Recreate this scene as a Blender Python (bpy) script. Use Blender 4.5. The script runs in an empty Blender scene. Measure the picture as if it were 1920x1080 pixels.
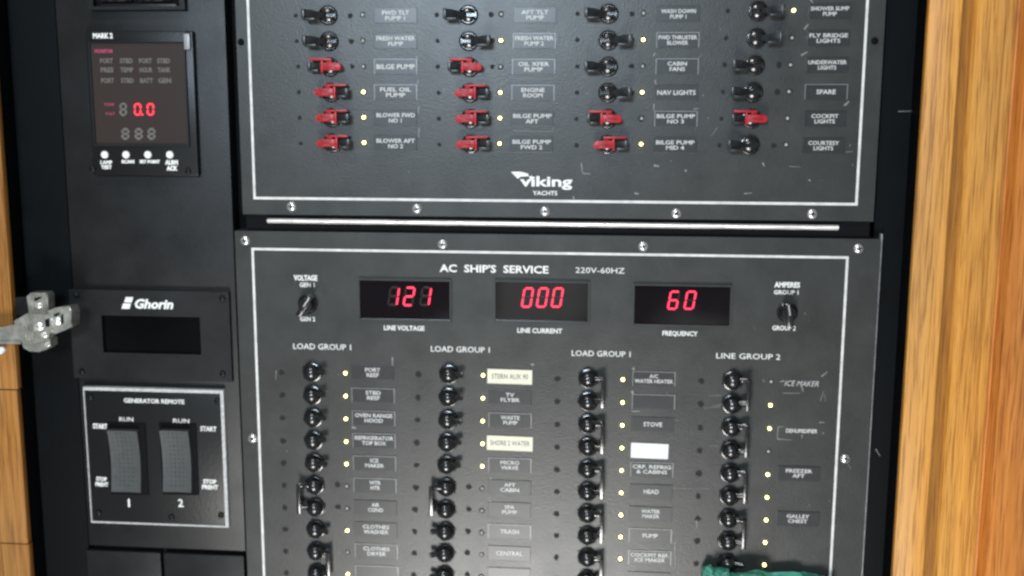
import bpy, bmesh, math, random
from mathutils import Matrix, Vector
random.seed(11)
S = bpy.context.scene
COL = S.collection

# ------------------------------------------------------------------ camera
F_PX, W_PX, H_PX, DIST = 2000.0, 1920.0, 1080.0, 0.83
pitch, yaw, roll = [math.radians(a) for a in (-9.1465, 4.9153, -0.2077)]
ROT = (Matrix.Rotation(yaw, 3, 'Z') @ Matrix.Rotation(pitch, 3, 'X') @ Matrix.Rotation(roll, 3, 'Y'))
cam_d = bpy.data.cameras.new('camera')
cam_d.sensor_width = 36.0
cam_d.lens = 36.0 * F_PX / W_PX
cam_d.clip_start, cam_d.clip_end = 0.02, 50
cam_d.dof.use_dof = True
cam_d.dof.focus_distance = 0.80
cam_d.dof.aperture_fstop = 4.2
cam = bpy.data.objects.new('camera', cam_d)
COL.objects.link(cam)
base = Matrix(((1, 0, 0), (0, 0, -1), (0, 1, 0)))      # camera looks along +Y, up is +Z
cam.matrix_world = Matrix.Translation((0, -DIST, 0)) @ (ROT @ base).to_4x4()
S.camera = cam

# ------------------------------------------------------------------ world and lamps
w = bpy.data.worlds.new('World'); S.world = w; w.use_nodes = True
nt = w.node_tree; bg = nt.nodes['Background']
tc = nt.nodes.new('ShaderNodeTexCoord'); nz = nt.nodes.new('ShaderNodeTexNoise')
nz.inputs['Scale'].default_value = 7.5; nz.inputs['Detail'].default_value = 3
cr = nt.nodes.new('ShaderNodeValToRGB')  # invented bright and dark blotches for the display windows to reflect
cr.color_ramp.elements[0].position = 0.48; cr.color_ramp.elements[0].color = (0.12, 0.13, 0.14, 1)
cr.color_ramp.elements[1].position = 0.56; cr.color_ramp.elements[1].color = (1.7, 1.8, 1.75, 1)
nt.links.new(tc.outputs['Generated'], nz.inputs['Vector'])
nt.links.new(nz.outputs['Fac'], cr.inputs['Fac']); nt.links.new(cr.outputs['Color'], bg.inputs['Color'])
bg.inputs['Strength'].default_value = 0.25

def lamp(name, loc, target, size, power, color, sy=None):
    d = bpy.data.lights.new(name, 'AREA'); d.energy = power; d.color = color
    d.shape = 'RECTANGLE'; d.size = size; d.size_y = sy or size
    o = bpy.data.objects.new(name, d); COL.objects.link(o); o.location = loc
    o.rotation_euler = (Vector(target) - Vector(loc)).to_track_quat('-Z', 'Y').to_euler()
    return o
lamp('window_light', (-0.33, -1.75, 0.36), (-0.05, 0, -0.05), 0.46, 20, (0.70, 0.86, 1.0), 0.26)
lamp('floor_bounce_light', (-0.16, -1.25, -1.12), (-0.05, 0, -0.25), 0.50, 23, (1.0, 0.98, 0.95), 0.42)
lamp('ceiling_light', (-0.45, -0.75, 1.0), (-0.0, 0, -0.2), 0.28, 6.5, (1.0, 0.95, 0.88), 0.28)

vs = S.view_settings
vs.view_transform = 'Standard'; vs.look = 'None'; vs.exposure = 0.0; vs.gamma = 1.0; vs.use_curve_mapping = False
S.cycles.pixel_filter_type = 'BLACKMAN_HARRIS'; S.cycles.filter_width = 2.6

# ------------------------------------------------------------------ placing
def at(px, py, Y=0.0):
    """world point on the plane Y seen at the photograph's pixel (1920 x 1080)"""
    d = ROT @ Vector(((px - W_PX / 2) / F_PX, 1, -(py - H_PX / 2) / F_PX))
    t = (Y + DIST) / d.y
    return Vector((d.x * t, Y, d.z * t))

# ------------------------------------------------------------------ materials
def mat(name, color, rough=0.5, metal=0.0, spec=0.5, emit=None, strength=0.0, bump=0.0, bscale=900, var=0.0,
        vscale=40, rvar=0.0, coat=0.0, transmission=0.0):
    m = bpy.data.materials.new(name); m.use_nodes = True
    n = m.node_tree.nodes; l = m.node_tree.links; b = n['Principled BSDF']
    b.inputs['Base Color'].default_value = (*color, 1); b.inputs['Roughness'].default_value = rough
    b.inputs['Metallic'].default_value = metal; b.inputs['Specular IOR Level'].default_value = spec
    b.inputs['Coat Weight'].default_value = coat
    b.inputs['Transmission Weight'].default_value = transmission
    if emit:
        b.inputs['Emission Color'].default_value = (*emit, 1); b.inputs['Emission Strength'].default_value = strength
    tc = n.new('ShaderNodeTexCoord')
    if bump:
        z = n.new('ShaderNodeTexNoise'); z.inputs['Scale'].default_value = bscale; z.inputs['Detail'].default_value = 4
        bp = n.new('ShaderNodeBump'); bp.inputs['Strength'].default_value = bump; bp.inputs['Distance'].default_value = 0.0006
        l.new(tc.outputs['Object'], z.inputs['Vector']); l.new(z.outputs['Fac'], bp.inputs['Height'])
        l.new(bp.outputs['Normal'], b.inputs['Normal'])
    if var or rvar:
        z = n.new('ShaderNodeTexNoise'); z.inputs['Scale'].default_value = vscale; z.inputs['Detail'].default_value = 6
        z.inputs['Roughness'].default_value = 0.65
        l.new(tc.outputs['Object'], z.inputs['Vector'])
        if var:
            r = n.new('ShaderNodeValToRGB')
            r.color_ramp.elements[0].position = 0.3; r.color_ramp.elements[1].position = 0.7
            r.color_ramp.elements[0].color = (*[c * (1 - var) for c in color], 1)
            r.color_ramp.elements[1].color = (*[min(1, c * (1 + var)) for c in color], 1)
            l.new(z.outputs['Fac'], r.inputs['Fac']); l.new(r.outputs['Color'], b.inputs['Base Color'])
        if rvar:
            mr = n.new('ShaderNodeMapRange'); mr.inputs['From Min'].default_value = 0.3; mr.inputs['From Max'].default_value = 0.7
            mr.inputs['To Min'].default_value = rough - rvar; mr.inputs['To Max'].default_value = rough + rvar
            l.new(z.outputs['Fac'], mr.inputs['Value']); l.new(mr.outputs['Result'], b.inputs['Roughness'])
    return m

M = {}
M['panel'] = mat('satin_grey_panel', (0.029, 0.030, 0.0285), 0.35, bump=0.22, bscale=700, var=0.14, vscale=40, rvar=0.03)
M['column'] = mat('satin_black_panel', (0.0075, 0.0078, 0.0086), 0.42, spec=0.34, bump=0.2, bscale=700, var=0.3, vscale=24, rvar=0.05)
M['recess'] = mat('black_laminate', (0.0018, 0.0026, 0.0034), 0.55, spec=0.07, bump=0.2, bscale=300, var=0.35, vscale=22, rvar=0.08)
M['gap'] = mat('gap_black', (0.003, 0.003, 0.004), 0.7, spec=0.1)
M['black'] = mat('gloss_black_plastic', (0.006, 0.006, 0.007), 0.20, spec=0.9, bump=0.15, bscale=700, rvar=0.05)
M['lever'] = mat('worn_black_lever', (0.018, 0.019, 0.021), 0.30, var=0.3, vscale=200)
M['labeltext'] = mat('label_text', (0.54, 0.54, 0.53), 0.5, var=0.2, vscale=300)
M['rocker'] = mat('grey_rocker_rubber', (0.046, 0.050, 0.051), 0.5, var=0.15, vscale=160)
M['meter'] = mat('meter_black', (0.006, 0.0065, 0.007), 0.35, spec=0.35, bump=0.2, bscale=500)
M['red'] = mat('red_plastic', (0.34, 0.011, 0.017), 0.36, spec=0.35, var=0.3, vscale=260)
M['border'] = mat('border_print', (0.60, 0.60, 0.585), 0.5, var=0.2, vscale=120)
M['white'] = mat('white_print', (0.74, 0.74, 0.72), 0.5, var=0.12, vscale=300)
M['greyprint'] = mat('worn_white_print', (0.42, 0.42, 0.42), 0.55, var=0.3, vscale=400)
M['scratch'] = mat('faint_scratch', (0.19, 0.19, 0.19), 0.5, var=0.4, vscale=500)
M['dimprint'] = mat('dim_print', (0.115, 0.105, 0.095), 0.55, var=0.3, vscale=300)
M['pinkprint'] = mat('red_print', (0.40, 0.05, 0.12), 0.5)
M['darkmark'] = mat('dark_print', (0.012, 0.012, 0.013), 0.6, spec=0.2)
M['steel'] = mat('screw_steel', (0.80, 0.79, 0.77), 0.30, metal=0.85, bump=0.2, bscale=600)
M['alu'] = mat('bare_aluminium', (0.74, 0.72, 0.71), 0.38, metal=0.4, bump=0.7, bscale=130, var=0.12, vscale=60, rvar=0.1)
M['nickel'] = mat('nickel_hinge', (0.56, 0.55, 0.50), 0.30, metal=0.85, bump=0.12, bscale=300, var=0.25, vscale=120, rvar=0.08)
M['plate'] = mat('label_plate_grey', (0.022, 0.023, 0.024), 0.32, var=0.2, vscale=120)
M['cream'] = mat('cream_sticker', (0.64, 0.62, 0.49), 0.55, var=0.05, vscale=200)
M['paper'] = mat('white_sticker', (0.68, 0.69, 0.70), 0.5, var=0.04, vscale=200)
M['ink'] = mat('black_ink', (0.06, 0.055, 0.05), 0.6)
M['glass'] = mat('dark_display_window', (0.007, 0.005, 0.006), 0.06, spec=1.0, rvar=0.03, vscale=30)
M['darkglass'] = mat('black_window', (0.0015, 0.0016, 0.002), 0.12, spec=0.15, rvar=0.04, vscale=30)
M['smoke'] = mat('smoked_window', (0.032, 0.023, 0.021), 0.24, spec=0.5, bump=0.1, bscale=200)
M['redlit'] = mat('lit_red_segment', (0.5, 0.02, 0.06), 0.4, emit=(1.0, 0.025, 0.075), strength=1.5)
M['redbright'] = mat('lit_red_segment_bright', (0.5, 0.02, 0.06), 0.4, emit=(1.0, 0.035, 0.045), strength=1.35)
M['reddim'] = mat('dim_red_segment', (0.05, 0.006, 0.006), 0.4, emit=(0.8, 0.02, 0.02), strength=0.006)
M['unlit'] = mat('unlit_red_segment', (0.012, 0.003, 0.004), 0.3)
M['led_on'] = mat('lit_indicator_lens', (0.8, 0.8, 0.5), 0.3, emit=(1.0, 0.90, 0.26), strength=9)
M['led_off'] = mat('unlit_indicator_lens', (0.34, 0.35, 0.33), 0.25, spec=0.6)
M['green'] = mat('glossy_green_plastic', (0.045, 0.235, 0.165), 0.27, spec=0.6, bump=0.3, bscale=200, var=0.45, vscale=60, rvar=0.08)
M['lightedge'] = mat('worn_edge_and_highlight', (0.26, 0.26, 0.27), 0.4, metal=0.3, var=0.4, vscale=90)  # pale scuffs and edges, also the painted highlight on the lower panel's right side

def wood(name, c1, c2, c3, seed):
    m = bpy.data.materials.new(name); m.use_nodes = True
    n = m.node_tree.nodes; l = m.node_tree.links; b = n['Principled BSDF']
    b.inputs['Roughness'].default_value = 0.42; b.inputs['Specular IOR Level'].default_value = 0.3
    tc = n.new('ShaderNodeTexCoord')
    def noise(sx, sz, detail, dist=0.0, off=0):
        mp = n.new('ShaderNodeMapping'); mp.inputs['Scale'].default_value = (sx, sx * .6, sz)
        mp.inputs['Location'].default_value = (seed + off, seed * 1.7, off)
        z = n.new('ShaderNodeTexNoise'); z.inputs['Scale'].default_value = 1; z.inputs['Detail'].default_value = detail
        z.inputs['Distortion'].default_value = dist; z.inputs['Roughness'].default_value = 0.6
        l.new(tc.outputs['Object'], mp.inputs['Vector']); l.new(mp.outputs['Vector'], z.inputs['Vector']); return z.outputs['Fac']
    a = noise(170, 3.0, 6, 0.3); p = noise(900, 22, 4, 0, 3); big = noise(22, 2.2, 3, 0.3, 7)
    r = n.new('ShaderNodeValToRGB'); e = r.color_ramp.elements
    e[0].position = 0.30; e[0].color = (*c1, 1); e[1].position = 0.70; e[1].color = (*c3, 1)
    k = e.new(0.5); k.color = (*c2, 1); l.new(a, r.inputs['Fac'])
    r2 = n.new('ShaderNodeValToRGB'); e = r2.color_ramp.elements
    e[0].position = 0.36; e[0].color = (0.46, 0.38, 0.28, 1); e[1].position = 0.52; e[1].color = (1, 1, 1, 1); l.new(p, r2.inputs['Fac'])
    mx = n.new('ShaderNodeMixRGB'); mx.blend_type = 'MULTIPLY'; mx.inputs['Fac'].default_value = 0.9
    l.new(r.outputs['Color'], mx.inputs[1]); l.new(r2.outputs['Color'], mx.inputs[2])
    r3 = n.new('ShaderNodeValToRGB'); e = r3.color_ramp.elements
    e[0].position = 0.35; e[0].color = (0.84, 0.86, 1.0, 1); e[1].position = 0.65; e[1].color = (1.06, 0.98, 0.84, 1); l.new(big, r3.inputs['Fac'])
    m2 = n.new('ShaderNodeMixRGB'); m2.blend_type = 'MULTIPLY'; m2.inputs['Fac'].default_value = 1
    l.new(mx.outputs['Color'], m2.inputs[1]); l.new(r3.outputs['Color'], m2.inputs[2]); l.new(m2.outputs['Color'], b.inputs['Base Color'])
    bp = n.new('ShaderNodeBump'); bp.inputs['Strength'].default_value = 0.35; bp.inputs['Distance'].default_value = 0.0004
    l.new(p, bp.inputs['Height']); l.new(bp.outputs['Normal'], b.inputs['Normal'])
    return m
M['oak'] = wood('varnished_oak', (0.49, 0.222, 0.044), (0.58, 0.280, 0.060), (0.63, 0.320, 0.076), 1.0)
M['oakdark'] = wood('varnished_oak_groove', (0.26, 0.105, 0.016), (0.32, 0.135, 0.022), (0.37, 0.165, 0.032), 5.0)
M['oakred'] = wood('reddish_teak', (0.43, 0.145, 0.028), (0.52, 0.190, 0.038), (0.57, 0.225, 0.050), 9.0)
M['oakleft'] = wood('varnished_oak_door', (0.24, 0.105, 0.022), (0.32, 0.145, 0.032), (0.38, 0.185, 0.046), 14.0)

# ------------------------------------------------------------------ object helpers
def thing(name, label, cat, loc, group=None, kind=None):
    o = bpy.data.objects.new(name, None); o.empty_display_size = 0.01; COL.objects.link(o); o.location = loc
    o['label'] = label; o['category'] = cat
    if group: o['group'] = group
    if kind: o['kind'] = kind
    return o
WORLD = {}
def wloc(o):
    v = Vector(o.location)
    return v + wloc(o.parent) if o.parent else v
def add(name, mesh, m, parent=None, loc=(0, 0, 0), label=None):
    """link mesh data as one object; loc is in world space (only translations are used on parents)"""
    o = bpy.data.objects.new(name, mesh); COL.objects.link(o)
    if m is not None and not mesh.materials: mesh.materials.append(m)
    o.parent = parent
    o.location = Vector(loc) - (wloc(parent) if parent else Vector((0, 0, 0)))
    if label: o['label'] = label
    return o
def mesh_of(bm, name='mesh', smooth=False, bevel=0.0, seg=2):
    if bevel:
        es = [e for e in bm.edges if e.is_manifold and len(e.link_faces) == 2 and e.calc_face_angle(0) > 0.6]
        bmesh.ops.bevel(bm, geom=es, offset=bevel, segments=seg, affect='EDGES', profile=0.6, clamp_overlap=True)
    bmesh.ops.recalc_face_normals(bm, faces=bm.faces)
    me = bpy.data.meshes.new(name); bm.to_mesh(me); bm.free()
    if smooth:
        for p in me.polygons: p.use_smooth = True
        try: me.set_sharp_from_angle(angle=math.radians(40))
        except Exception: pass
    return me
def bx(bm, x0, x1, y0, y1, z0, z1):
    r = bmesh.ops.create_cube(bm, size=1)
    for v in r['verts']:
        v.co = Vector(((x0 + x1) / 2 + v.co.x * (x1 - x0), (y0 + y1) / 2 + v.co.y * (y1 - y0), (z0 + z1) / 2 + v.co.z * (z1 - z0)))
    return r['verts']
def quadbox(bm, pts, y0, y1):
    """prism whose front outline pts = [(x, z), ...] lies at y0 and whose back lies at y1"""
    a = [bm.verts.new((x, y0, z)) for x, z in pts]; b = [bm.verts.new((x, y1, z)) for x, z in pts]
    bm.faces.new(a); bm.faces.new(b[::-1])
    for i in range(len(pts)):
        j = (i + 1) % len(pts); bm.faces.new((a[i], b[i], b[j], a[j]))
def lathe(bm, prof, n=28, c=(0, 0, 0), close=True):
    """prof = [(radius, y)] revolved about the Y axis"""
    rings = []
    for r, y in prof:
        if r < 1e-6: rings.append([bm.verts.new((c[0], c[1] + y, c[2]))])
        else: rings.append([bm.verts.new((c[0] + r * math.cos(2 * math.pi * i / n), c[1] + y, c[2] + r * math.sin(2 * math.pi * i / n))) for i in range(n)])
    for a, b in zip(rings, rings[1:]):
        for i in range(n):
            j = (i + 1) % n
            if len(a) == 1 and len(b) == 1: continue
            if len(a) == 1: bm.faces.new((a[0], b[i], b[j]))
            elif len(b) == 1: bm.faces.new((a[i], b[0], a[j]))
            else: bm.faces.new((a[i], b[i], b[j], a[j]))
def loft(bm, secs):
    """secs: lists of equal numbers of points"""
    rs = [[bm.verts.new(p) for p in s] for s in secs]
    n = len(rs[0])
    for a, b in zip(rs, rs[1:]):
        for i in range(n): bm.faces.new((a[i], b[i], b[(i + 1) % n], a[(i + 1) % n]))
    bm.faces.new(rs[0]); bm.faces.new(rs[-1][::-1])

TXT = {}
def text_mesh(s, height, width=None, shear=0.0, bold=0.0, align='CENTER', ext=0.00012, spacing=1.0, line=0.95):
    key = (s, round(height, 5), width and round(width, 4), shear, bold, align)
    if key in TXT: return TXT[key]
    c = bpy.data.curves.new('t', 'FONT'); c.body = s; c.align_x = align; c.align_y = 'CENTER'
    nl = s.count('\n') + 1
    c.size = height * 1.38; c.shear = shear; c.offset = bold * height; c.space_character = spacing; c.space_line = line
    c.resolution_u = 2; c.extrude = ext
    o = bpy.data.objects.new('t', c); COL.objects.link(o)
    dg = bpy.context.evaluated_depsgraph_get(); me = bpy.data.meshes.new_from_object(o.evaluated_get(dg))
    bpy.data.objects.remove(o); bpy.data.curves.remove(c)
    xs = [v.co.x for v in me.vertices]; ys = [v.co.y for v in me.vertices]
    cx = (min(xs) + max(xs)) / 2; cy = (min(ys) + max(ys)) / 2; k = 1
    if width: k = width / max(1e-6, max(xs) - min(xs))
    for v in me.vertices: v.co = Vector(((v.co.x - cx) * k, -v.co.z, v.co.y - cy))
    me.materials.clear(); me.name = 'lettering'; TXT[key] = me
    return me
def lettering(s, px, py, hpx, parent, wpx=None, Y=0.0, m='white', name='lettering', **k):
    p = at(px, py, Y); u = (at(px + 1, py, Y) - p).length
    me = text_mesh(s, hpx * u, wpx * u if wpx else None, **k)
    if me.materials and me.materials[0] != M[m]: me = me.copy(); me.materials.clear()
    return add(name, me, M[m], parent, (p.x, Y - 0.00022, p.z))

def merge_into(o, bm, m):
    """surface pattern becomes part of the plate's own mesh (world coordinates)"""
    if m.name not in [q.name for q in o.data.materials]: o.data.materials.append(m)
    idx = [q.name for q in o.data.materials].index(m.name) if m.name in [q.name for q in o.data.materials] else len(o.data.materials) - 1
    off = wloc(o)
    b2 = bmesh.new(); b2.from_mesh(o.data)
    tmp = bpy.data.meshes.new('t'); bmesh.ops.recalc_face_normals(bm, faces=bm.faces)
    for v in bm.verts: v.co -= off
    for f in bm.faces: f.material_index = idx
    bm.to_mesh(tmp); bm.free(); b2.from_mesh(tmp); b2.to_mesh(o.data); b2.free(); bpy.data.meshes.remove(tmp)
def rect_px(x0, y0, x1, y1, Y):
    a, b, c, d = at(x0, y0, Y), at(x1, y0, Y), at(x1, y1, Y), at(x0, y1, Y)
    return (a.x + d.x) / 2, (b.x + c.x) / 2, (c.z + d.z) / 2, (a.z + b.z) / 2
def box_px(name, x0, y0, x1, y1, Yf, Yb, m, parent, bevel=0.0, label=None):
    X0, X1, Z0, Z1 = rect_px(x0, y0, x1, y1, Yf)
    bm = bmesh.new(); cx, cz = (X0 + X1) / 2, (Z0 + Z1) / 2
    bx(bm, X0 - cx, X1 - cx, 0, Yb - Yf, Z0 - cz, Z1 - cz)
    return add(name, mesh_of(bm, name, bevel=bevel, smooth=bool(bevel)), M[m], parent, (cx, Yf, cz), label)
def frame_mesh(X0, X1, Z0, Z1, t, y0, y1, tl=None, tr=None, tt=None, tb=None, bevel=0.0):
    tl, tr, tt, tb = [t if q is None else q for q in (tl, tr, tt, tb)]
    bm = bmesh.new()
    o = [(X0, Z0), (X1, Z0), (X1, Z1), (X0, Z1)]; i = [(X0 + tl, Z0 + tb), (X1 - tr, Z0 + tb), (X1 - tr, Z1 - tt), (X0 + tl, Z1 - tt)]
    vo = [[bm.verts.new((x, y, z)) for x, z in o] for y in (y0, y1)]; vi = [[bm.verts.new((x, y, z)) for x, z in i] for y in (y0, y1)]
    for k in range(4):
        j = (k + 1) % 4
        bm.faces.new((vo[0][k], vo[0][j], vi[0][j], vi[0][k])); bm.faces.new((vo[1][j], vo[1][k], vi[1][k], vi[1][j]))
        bm.faces.new((vo[0][j], vo[0][k], vo[1][k], vo[1][j])); bm.faces.new((vi[0][k], vi[0][j], vi[1][j], vi[1][k]))
    return mesh_of(bm, 'frame', bevel=bevel)

# shared small meshes ------------------------------------------------
MM = 0.001
def collar_mesh():
    bm = bmesh.new()
    lathe(bm, [(7.4*MM, 0), (7.5*MM, -1.2*MM), (7.0*MM, -2.4*MM), (6.3*MM, -2.6*MM), (6.1*MM, -1.4*MM), (0, -1.4*MM)], 30)
    # two half-round cheeks with the slot the lever travels in between them
    for s in (1, -1):
        secs = []
        for k in range(7):
            a = math.pi * k / 6
            x = -5.3*MM * math.cos(a); h = max(0.35, math.sin(a))
            z1 = s * (1.3*MM + 4.2*MM * h ** .8)
            secs.append([(x, -1.2*MM, s*1.3*MM), (x, -(1.6 + 2.6*h)*MM, s*1.3*MM), (x, -(1.6 + 2.3*h)*MM, (s*1.3*MM + z1)/2), (x, -(1.3+1.0*h)*MM, z1), (x, -1.2*MM, z1)])
        loft(bm, secs)
    return mesh_of(bm, 'circuit_breaker', smooth=True)
def dome_mesh():
    bm = bmesh.new()
    prof = [(7.9*MM, 0), (8.0*MM, -1.2*MM), (7.6*MM, -2.0*MM), (6.9*MM, -2.2*MM), (6.8*MM, -2.6*MM)]
    for k in range(7):
        a = math.radians(8 + 82 * k / 6); prof.append((6.8*MM * math.cos(a), -2.6*MM - 6.6*MM * math.sin(a)))
    prof[-1] = (0, prof[-1][1])
    lathe(bm, prof, 30)
    hexp = [(7.9*MM * math.cos(math.pi * k / 3 + .3), 7.9*MM * math.sin(math.pi * k / 3 + .3)) for k in range(6)]
    quadbox(bm, hexp, -.9*MM, -.05*MM)
    return mesh_of(bm, 'circuit_breaker', smooth=True)
def paddle_mesh(s, L=15.5, tipw=3.7, thick=2.6, out=8.5):
    """flat toggle paddle leaning sideways (s = +1 right, -1 left), open box outline at its tip"""
    bm = bmesh.new(); secs = []
    for t in (0, .35, .6, .8, 1.0):
        x = s * (1 + L * t) * MM; y = -(2.2 + out * math.sin(t * 1.35) / math.sin(1.35)) * MM
        hw = (1.5 + (tipw - 1.5) * min(1, t * 1.5)) * MM; th = thick * MM / 2
        secs.append([(x, y + th, -hw), (x + s * th, y - th, -hw), (x + s * th, y - th, hw), (x, y + th, hw)])
    loft(bm, secs)
    ye = -(2.2 + out) * MM; xe = s * (1 + L) * MM
    bx(bm, min(xe - s*1.6*MM, xe + s*.8*MM), max(xe - s*1.6*MM, xe + s*.8*MM), ye - 3.6*MM, ye, -tipw*MM, tipw*MM)
    bx(bm, min(s*7*MM, xe), max(s*7*MM, xe), ye - 2.6*MM, ye + 1.5*MM, -(tipw + .9)*MM, -(tipw - .9)*MM)
    return mesh_of(bm, 'toggle_lever', bevel=0.5*MM, smooth=True)
def stub_mesh(s):
    bm = bmesh.new(); secs = []
    for t, r in ((0, 2.0), (.4, 1.9), (.75, 2.2), (.93, 2.0), (1, 1.2)):
        x = s * (3 + 9.0 * t) * MM; y = -(4.0 + 2.5 * t) * MM
        secs.append([(x, y + r*MM*math.cos(a), r*MM*1.15*math.sin(a) + 1.2*MM) for a in [2*math.pi*k/10 for k in range(10)]])
    loft(bm, secs)
    return mesh_of(bm, 'toggle_lever', smooth=True)
def guard_mesh(s):
    """red lock over the breaker: block on the side away from the lever, thin fin over the lever side"""
    bm = bmesh.new()
    def xb(a, b): return (min(s*a, s*b)*MM, max(s*a, s*b)*MM)
    pts = [(-9.6, -2.6), (-10.8, -0.8), (-10.0, 1.4), (-7.6, 2.9), (3.2, 3.0), (3.8, 2.6), (3.8, -1.8), (2.6, -2.8), (-7.0, -3.0)]
    quadbox(bm, [(s * x * MM, z * MM) for x, z in (pts if s > 0 else pts[::-1])], -9.6*MM, -3.4*MM)
    a, b = xb(-3, 14.0); bx(bm, a, b, -9.0*MM, -4.0*MM, 4.5*MM, 6.1*MM)
    a, b = xb(-3.2, 1.2); bx(bm, a, b, -8.2*MM, -3.6*MM, 2.6*MM, 5.6*MM)
    a, b = xb(3.6, 5.4); bx(bm, a, b, -8.4*MM, -1.8*MM, -4.4*MM, 4.3*MM)
    a, b = xb(-6.8, 0.6); bx(bm, a, b, -10.8*MM, -9.4*MM, -2.2*MM, -0.9*MM)
    a, b = xb(-6.8, 0.6); bx(bm, a, b, -10.8*MM, -9.4*MM, 1.1*MM, 2.4*MM)
    return mesh_of(bm, 'lock_guard', bevel=0.28*MM, smooth=True)
def led_mesh():
    bm = bmesh.new()
    lathe(bm, [(1.25*MM, 0), (1.25*MM, -1.3*MM), (1.0*MM, -1.9*MM), (0.6*MM, -2.3*MM), (0, -2.4*MM)], 14)
    return mesh_of(bm, 'indicator_light', smooth=True)
def ledoff_mesh():
    bm = bmesh.new()
    lathe(bm, [(1.3*MM, 0), (1.3*MM, -0.4*MM), (0.9*MM, -0.9*MM), (0, -1.2*MM)], 14)
    return mesh_of(bm, 'indicator_light', smooth=True)
def screw_mesh(r=3.9):
    bm = bmesh.new()
    lathe(bm, [(r*MM, 0), (r*MM, -0.5*MM), (r*.86*MM, -1.5*MM), (r*.5*MM, -2.1*MM), (0, -2.25*MM)], 22)
    return mesh_of(bm, 'screw', smooth=True)
def slot_mesh(r=3.9, ang=0.4):
    bm = bmesh.new()
    for a in (ang, ang + math.pi/2):
        vs_ = bx(bm, -r*.52*MM, r*.52*MM, -2.42*MM, -2.0*MM, -r*.13*MM, r*.13*MM)
        bmesh.ops.rotate(bm, verts=vs_, cent=(0, 0, 0), matrix=Matrix.Rotation(a, 3, 'Y'))
        for v in vs_: pass
    return mesh_of(bm, 'screw_slot')
COLLAR, DOME = collar_mesh(), dome_mesh()
PAD = {s: paddle_mesh(s) for s in (1, -1)}; PADRED = {s: paddle_mesh(s, 13.5, 3.2, 2.4, 5.0) for s in (1, -1)}
STUB = {s: stub_mesh(s) for s in (1, -1)}; GUARD = {s: guard_mesh(s) for s in (1, -1)}
LED_ON, LED_OFF = led_mesh(), ledoff_mesh()
SCREW = screw_mesh(); SLOTS = [slot_mesh(3.9, a) for a in (0.1, 0.5, 0.9, 1.3)]
SCREWS = screw_mesh(2.6); SLOTSS = [slot_mesh(2.6, a) for a in (0.2, 0.8)]
def screw(px, py, Y, parent, small=False, m='steel'):
    p = at(px, py, Y)
    o = add('screw', SCREWS if small else SCREW, M[m], parent, p)
    if small and m != 'steel': o.data = SCREWS.copy(); o.data.materials.clear(); o.data.materials.append(M[m])
    add('screw_slot', random.choice(SLOTSS if small else SLOTS), M['gap'], o, p)
NUTB = bmesh.new()
quadbox(NUTB, [(9.0*MM * math.cos(math.pi * k / 3), 9.0*MM * math.sin(math.pi * k / 3)) for k in range(6)], -1.1*MM, -.05*MM)
NUT = mesh_of(NUTB, 'nut', bevel=.25*MM)
def breaker(p, side, style, parent, label=None):
    if style == 'dome':
        b = add('circuit_breaker', DOME, M['black'], parent, p, label); lv = add('toggle_lever', STUB[side], M['black'], b, p); lv.rotation_euler.y = random.uniform(-.16, .10) * side
        nu = add('nut', NUT, M['meter'], b, p); nu.rotation_euler.y = random.uniform(0, 1.04)
    else:
        b = add('circuit_breaker', COLLAR, M['black'], parent, p, label)
        add('toggle_lever', (PADRED if style == 'red' else PAD)[side], M['lever'], b, p)
        if style == 'red': add('lock_guard', GUARD[side], M['red'], b, p, 'red plastic lock over the lever')
    return b

# ------------------------------------------------------------------ cabinet behind everything
def slab_xz(name, label, cat, X0, X1, Y0, Y1, Z0, Z1, m, bevel=0.0, kind=None):
    bm = bmesh.new(); cx, cz = (X0 + X1) / 2, (Z0 + Z1) / 2
    bx(bm, X0 - cx, X1 - cx, 0, Y1 - Y0, Z0 - cz, Z1 - cz)
    o = add(name, mesh_of(bm, name, bevel=bevel, smooth=bool(bevel)), M[m], None, (cx, Y0, cz))
    if kind: o['kind'] = kind
    else: o['label'] = label; o['category'] = cat
    return o
ZT, ZB = 0.22, -0.52
slab_xz('wall', '', '', -0.75, 0.60, 0.012, 0.03, ZB - .05, ZT + .05, 'recess', kind='structure')
# black strips of the cabinet face on both sides of the panels
lx = at(150, 1080).x
xl_in, xr_in = at(103, 0, -0.004).x, at(1662, 0, -0.002).x
o = slab_xz('cabinet_jamb', 'smooth black cabinet side between the left wooden edge and the column of instruments', 'cabinet side',
        at(30, 600, -0.012).x - 0.12, xl_in - 0.0015, -0.0022, 0.011, ZB, ZT, 'recess', 0.0006)
XRW = at(1709, 540, -0.034).x            # inner edge of the right wooden moulding
o = slab_xz('cabinet_jamb', 'scuffed black cabinet side between the switch panels and the right wooden trim', 'cabinet side',
        xr_in + 0.0015, XRW + 0.05, 0.0008, 0.011, ZB, ZT, 'recess', 0.0006)
sc = bmesh.new()
for (a, b, c, d, t) in ((1684, 209, 1722, 208, .5), (1717, 298, 1721, 288, .9), (1642, 842, 1650, 855, .7)):
    A, B = at(a, b, 0), at(c, d, 0); dr = (B - A).normalized(); nn = Vector((-dr.z, 0, dr.x)) * t * MM / 2
    quadbox(sc, [(q.x, q.z) for q in (A - nn, B - nn * .4, B + nn * .4, A + nn)], 0.0001, 0.0004)
merge_into(o, sc, M['lightedge'])

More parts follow.
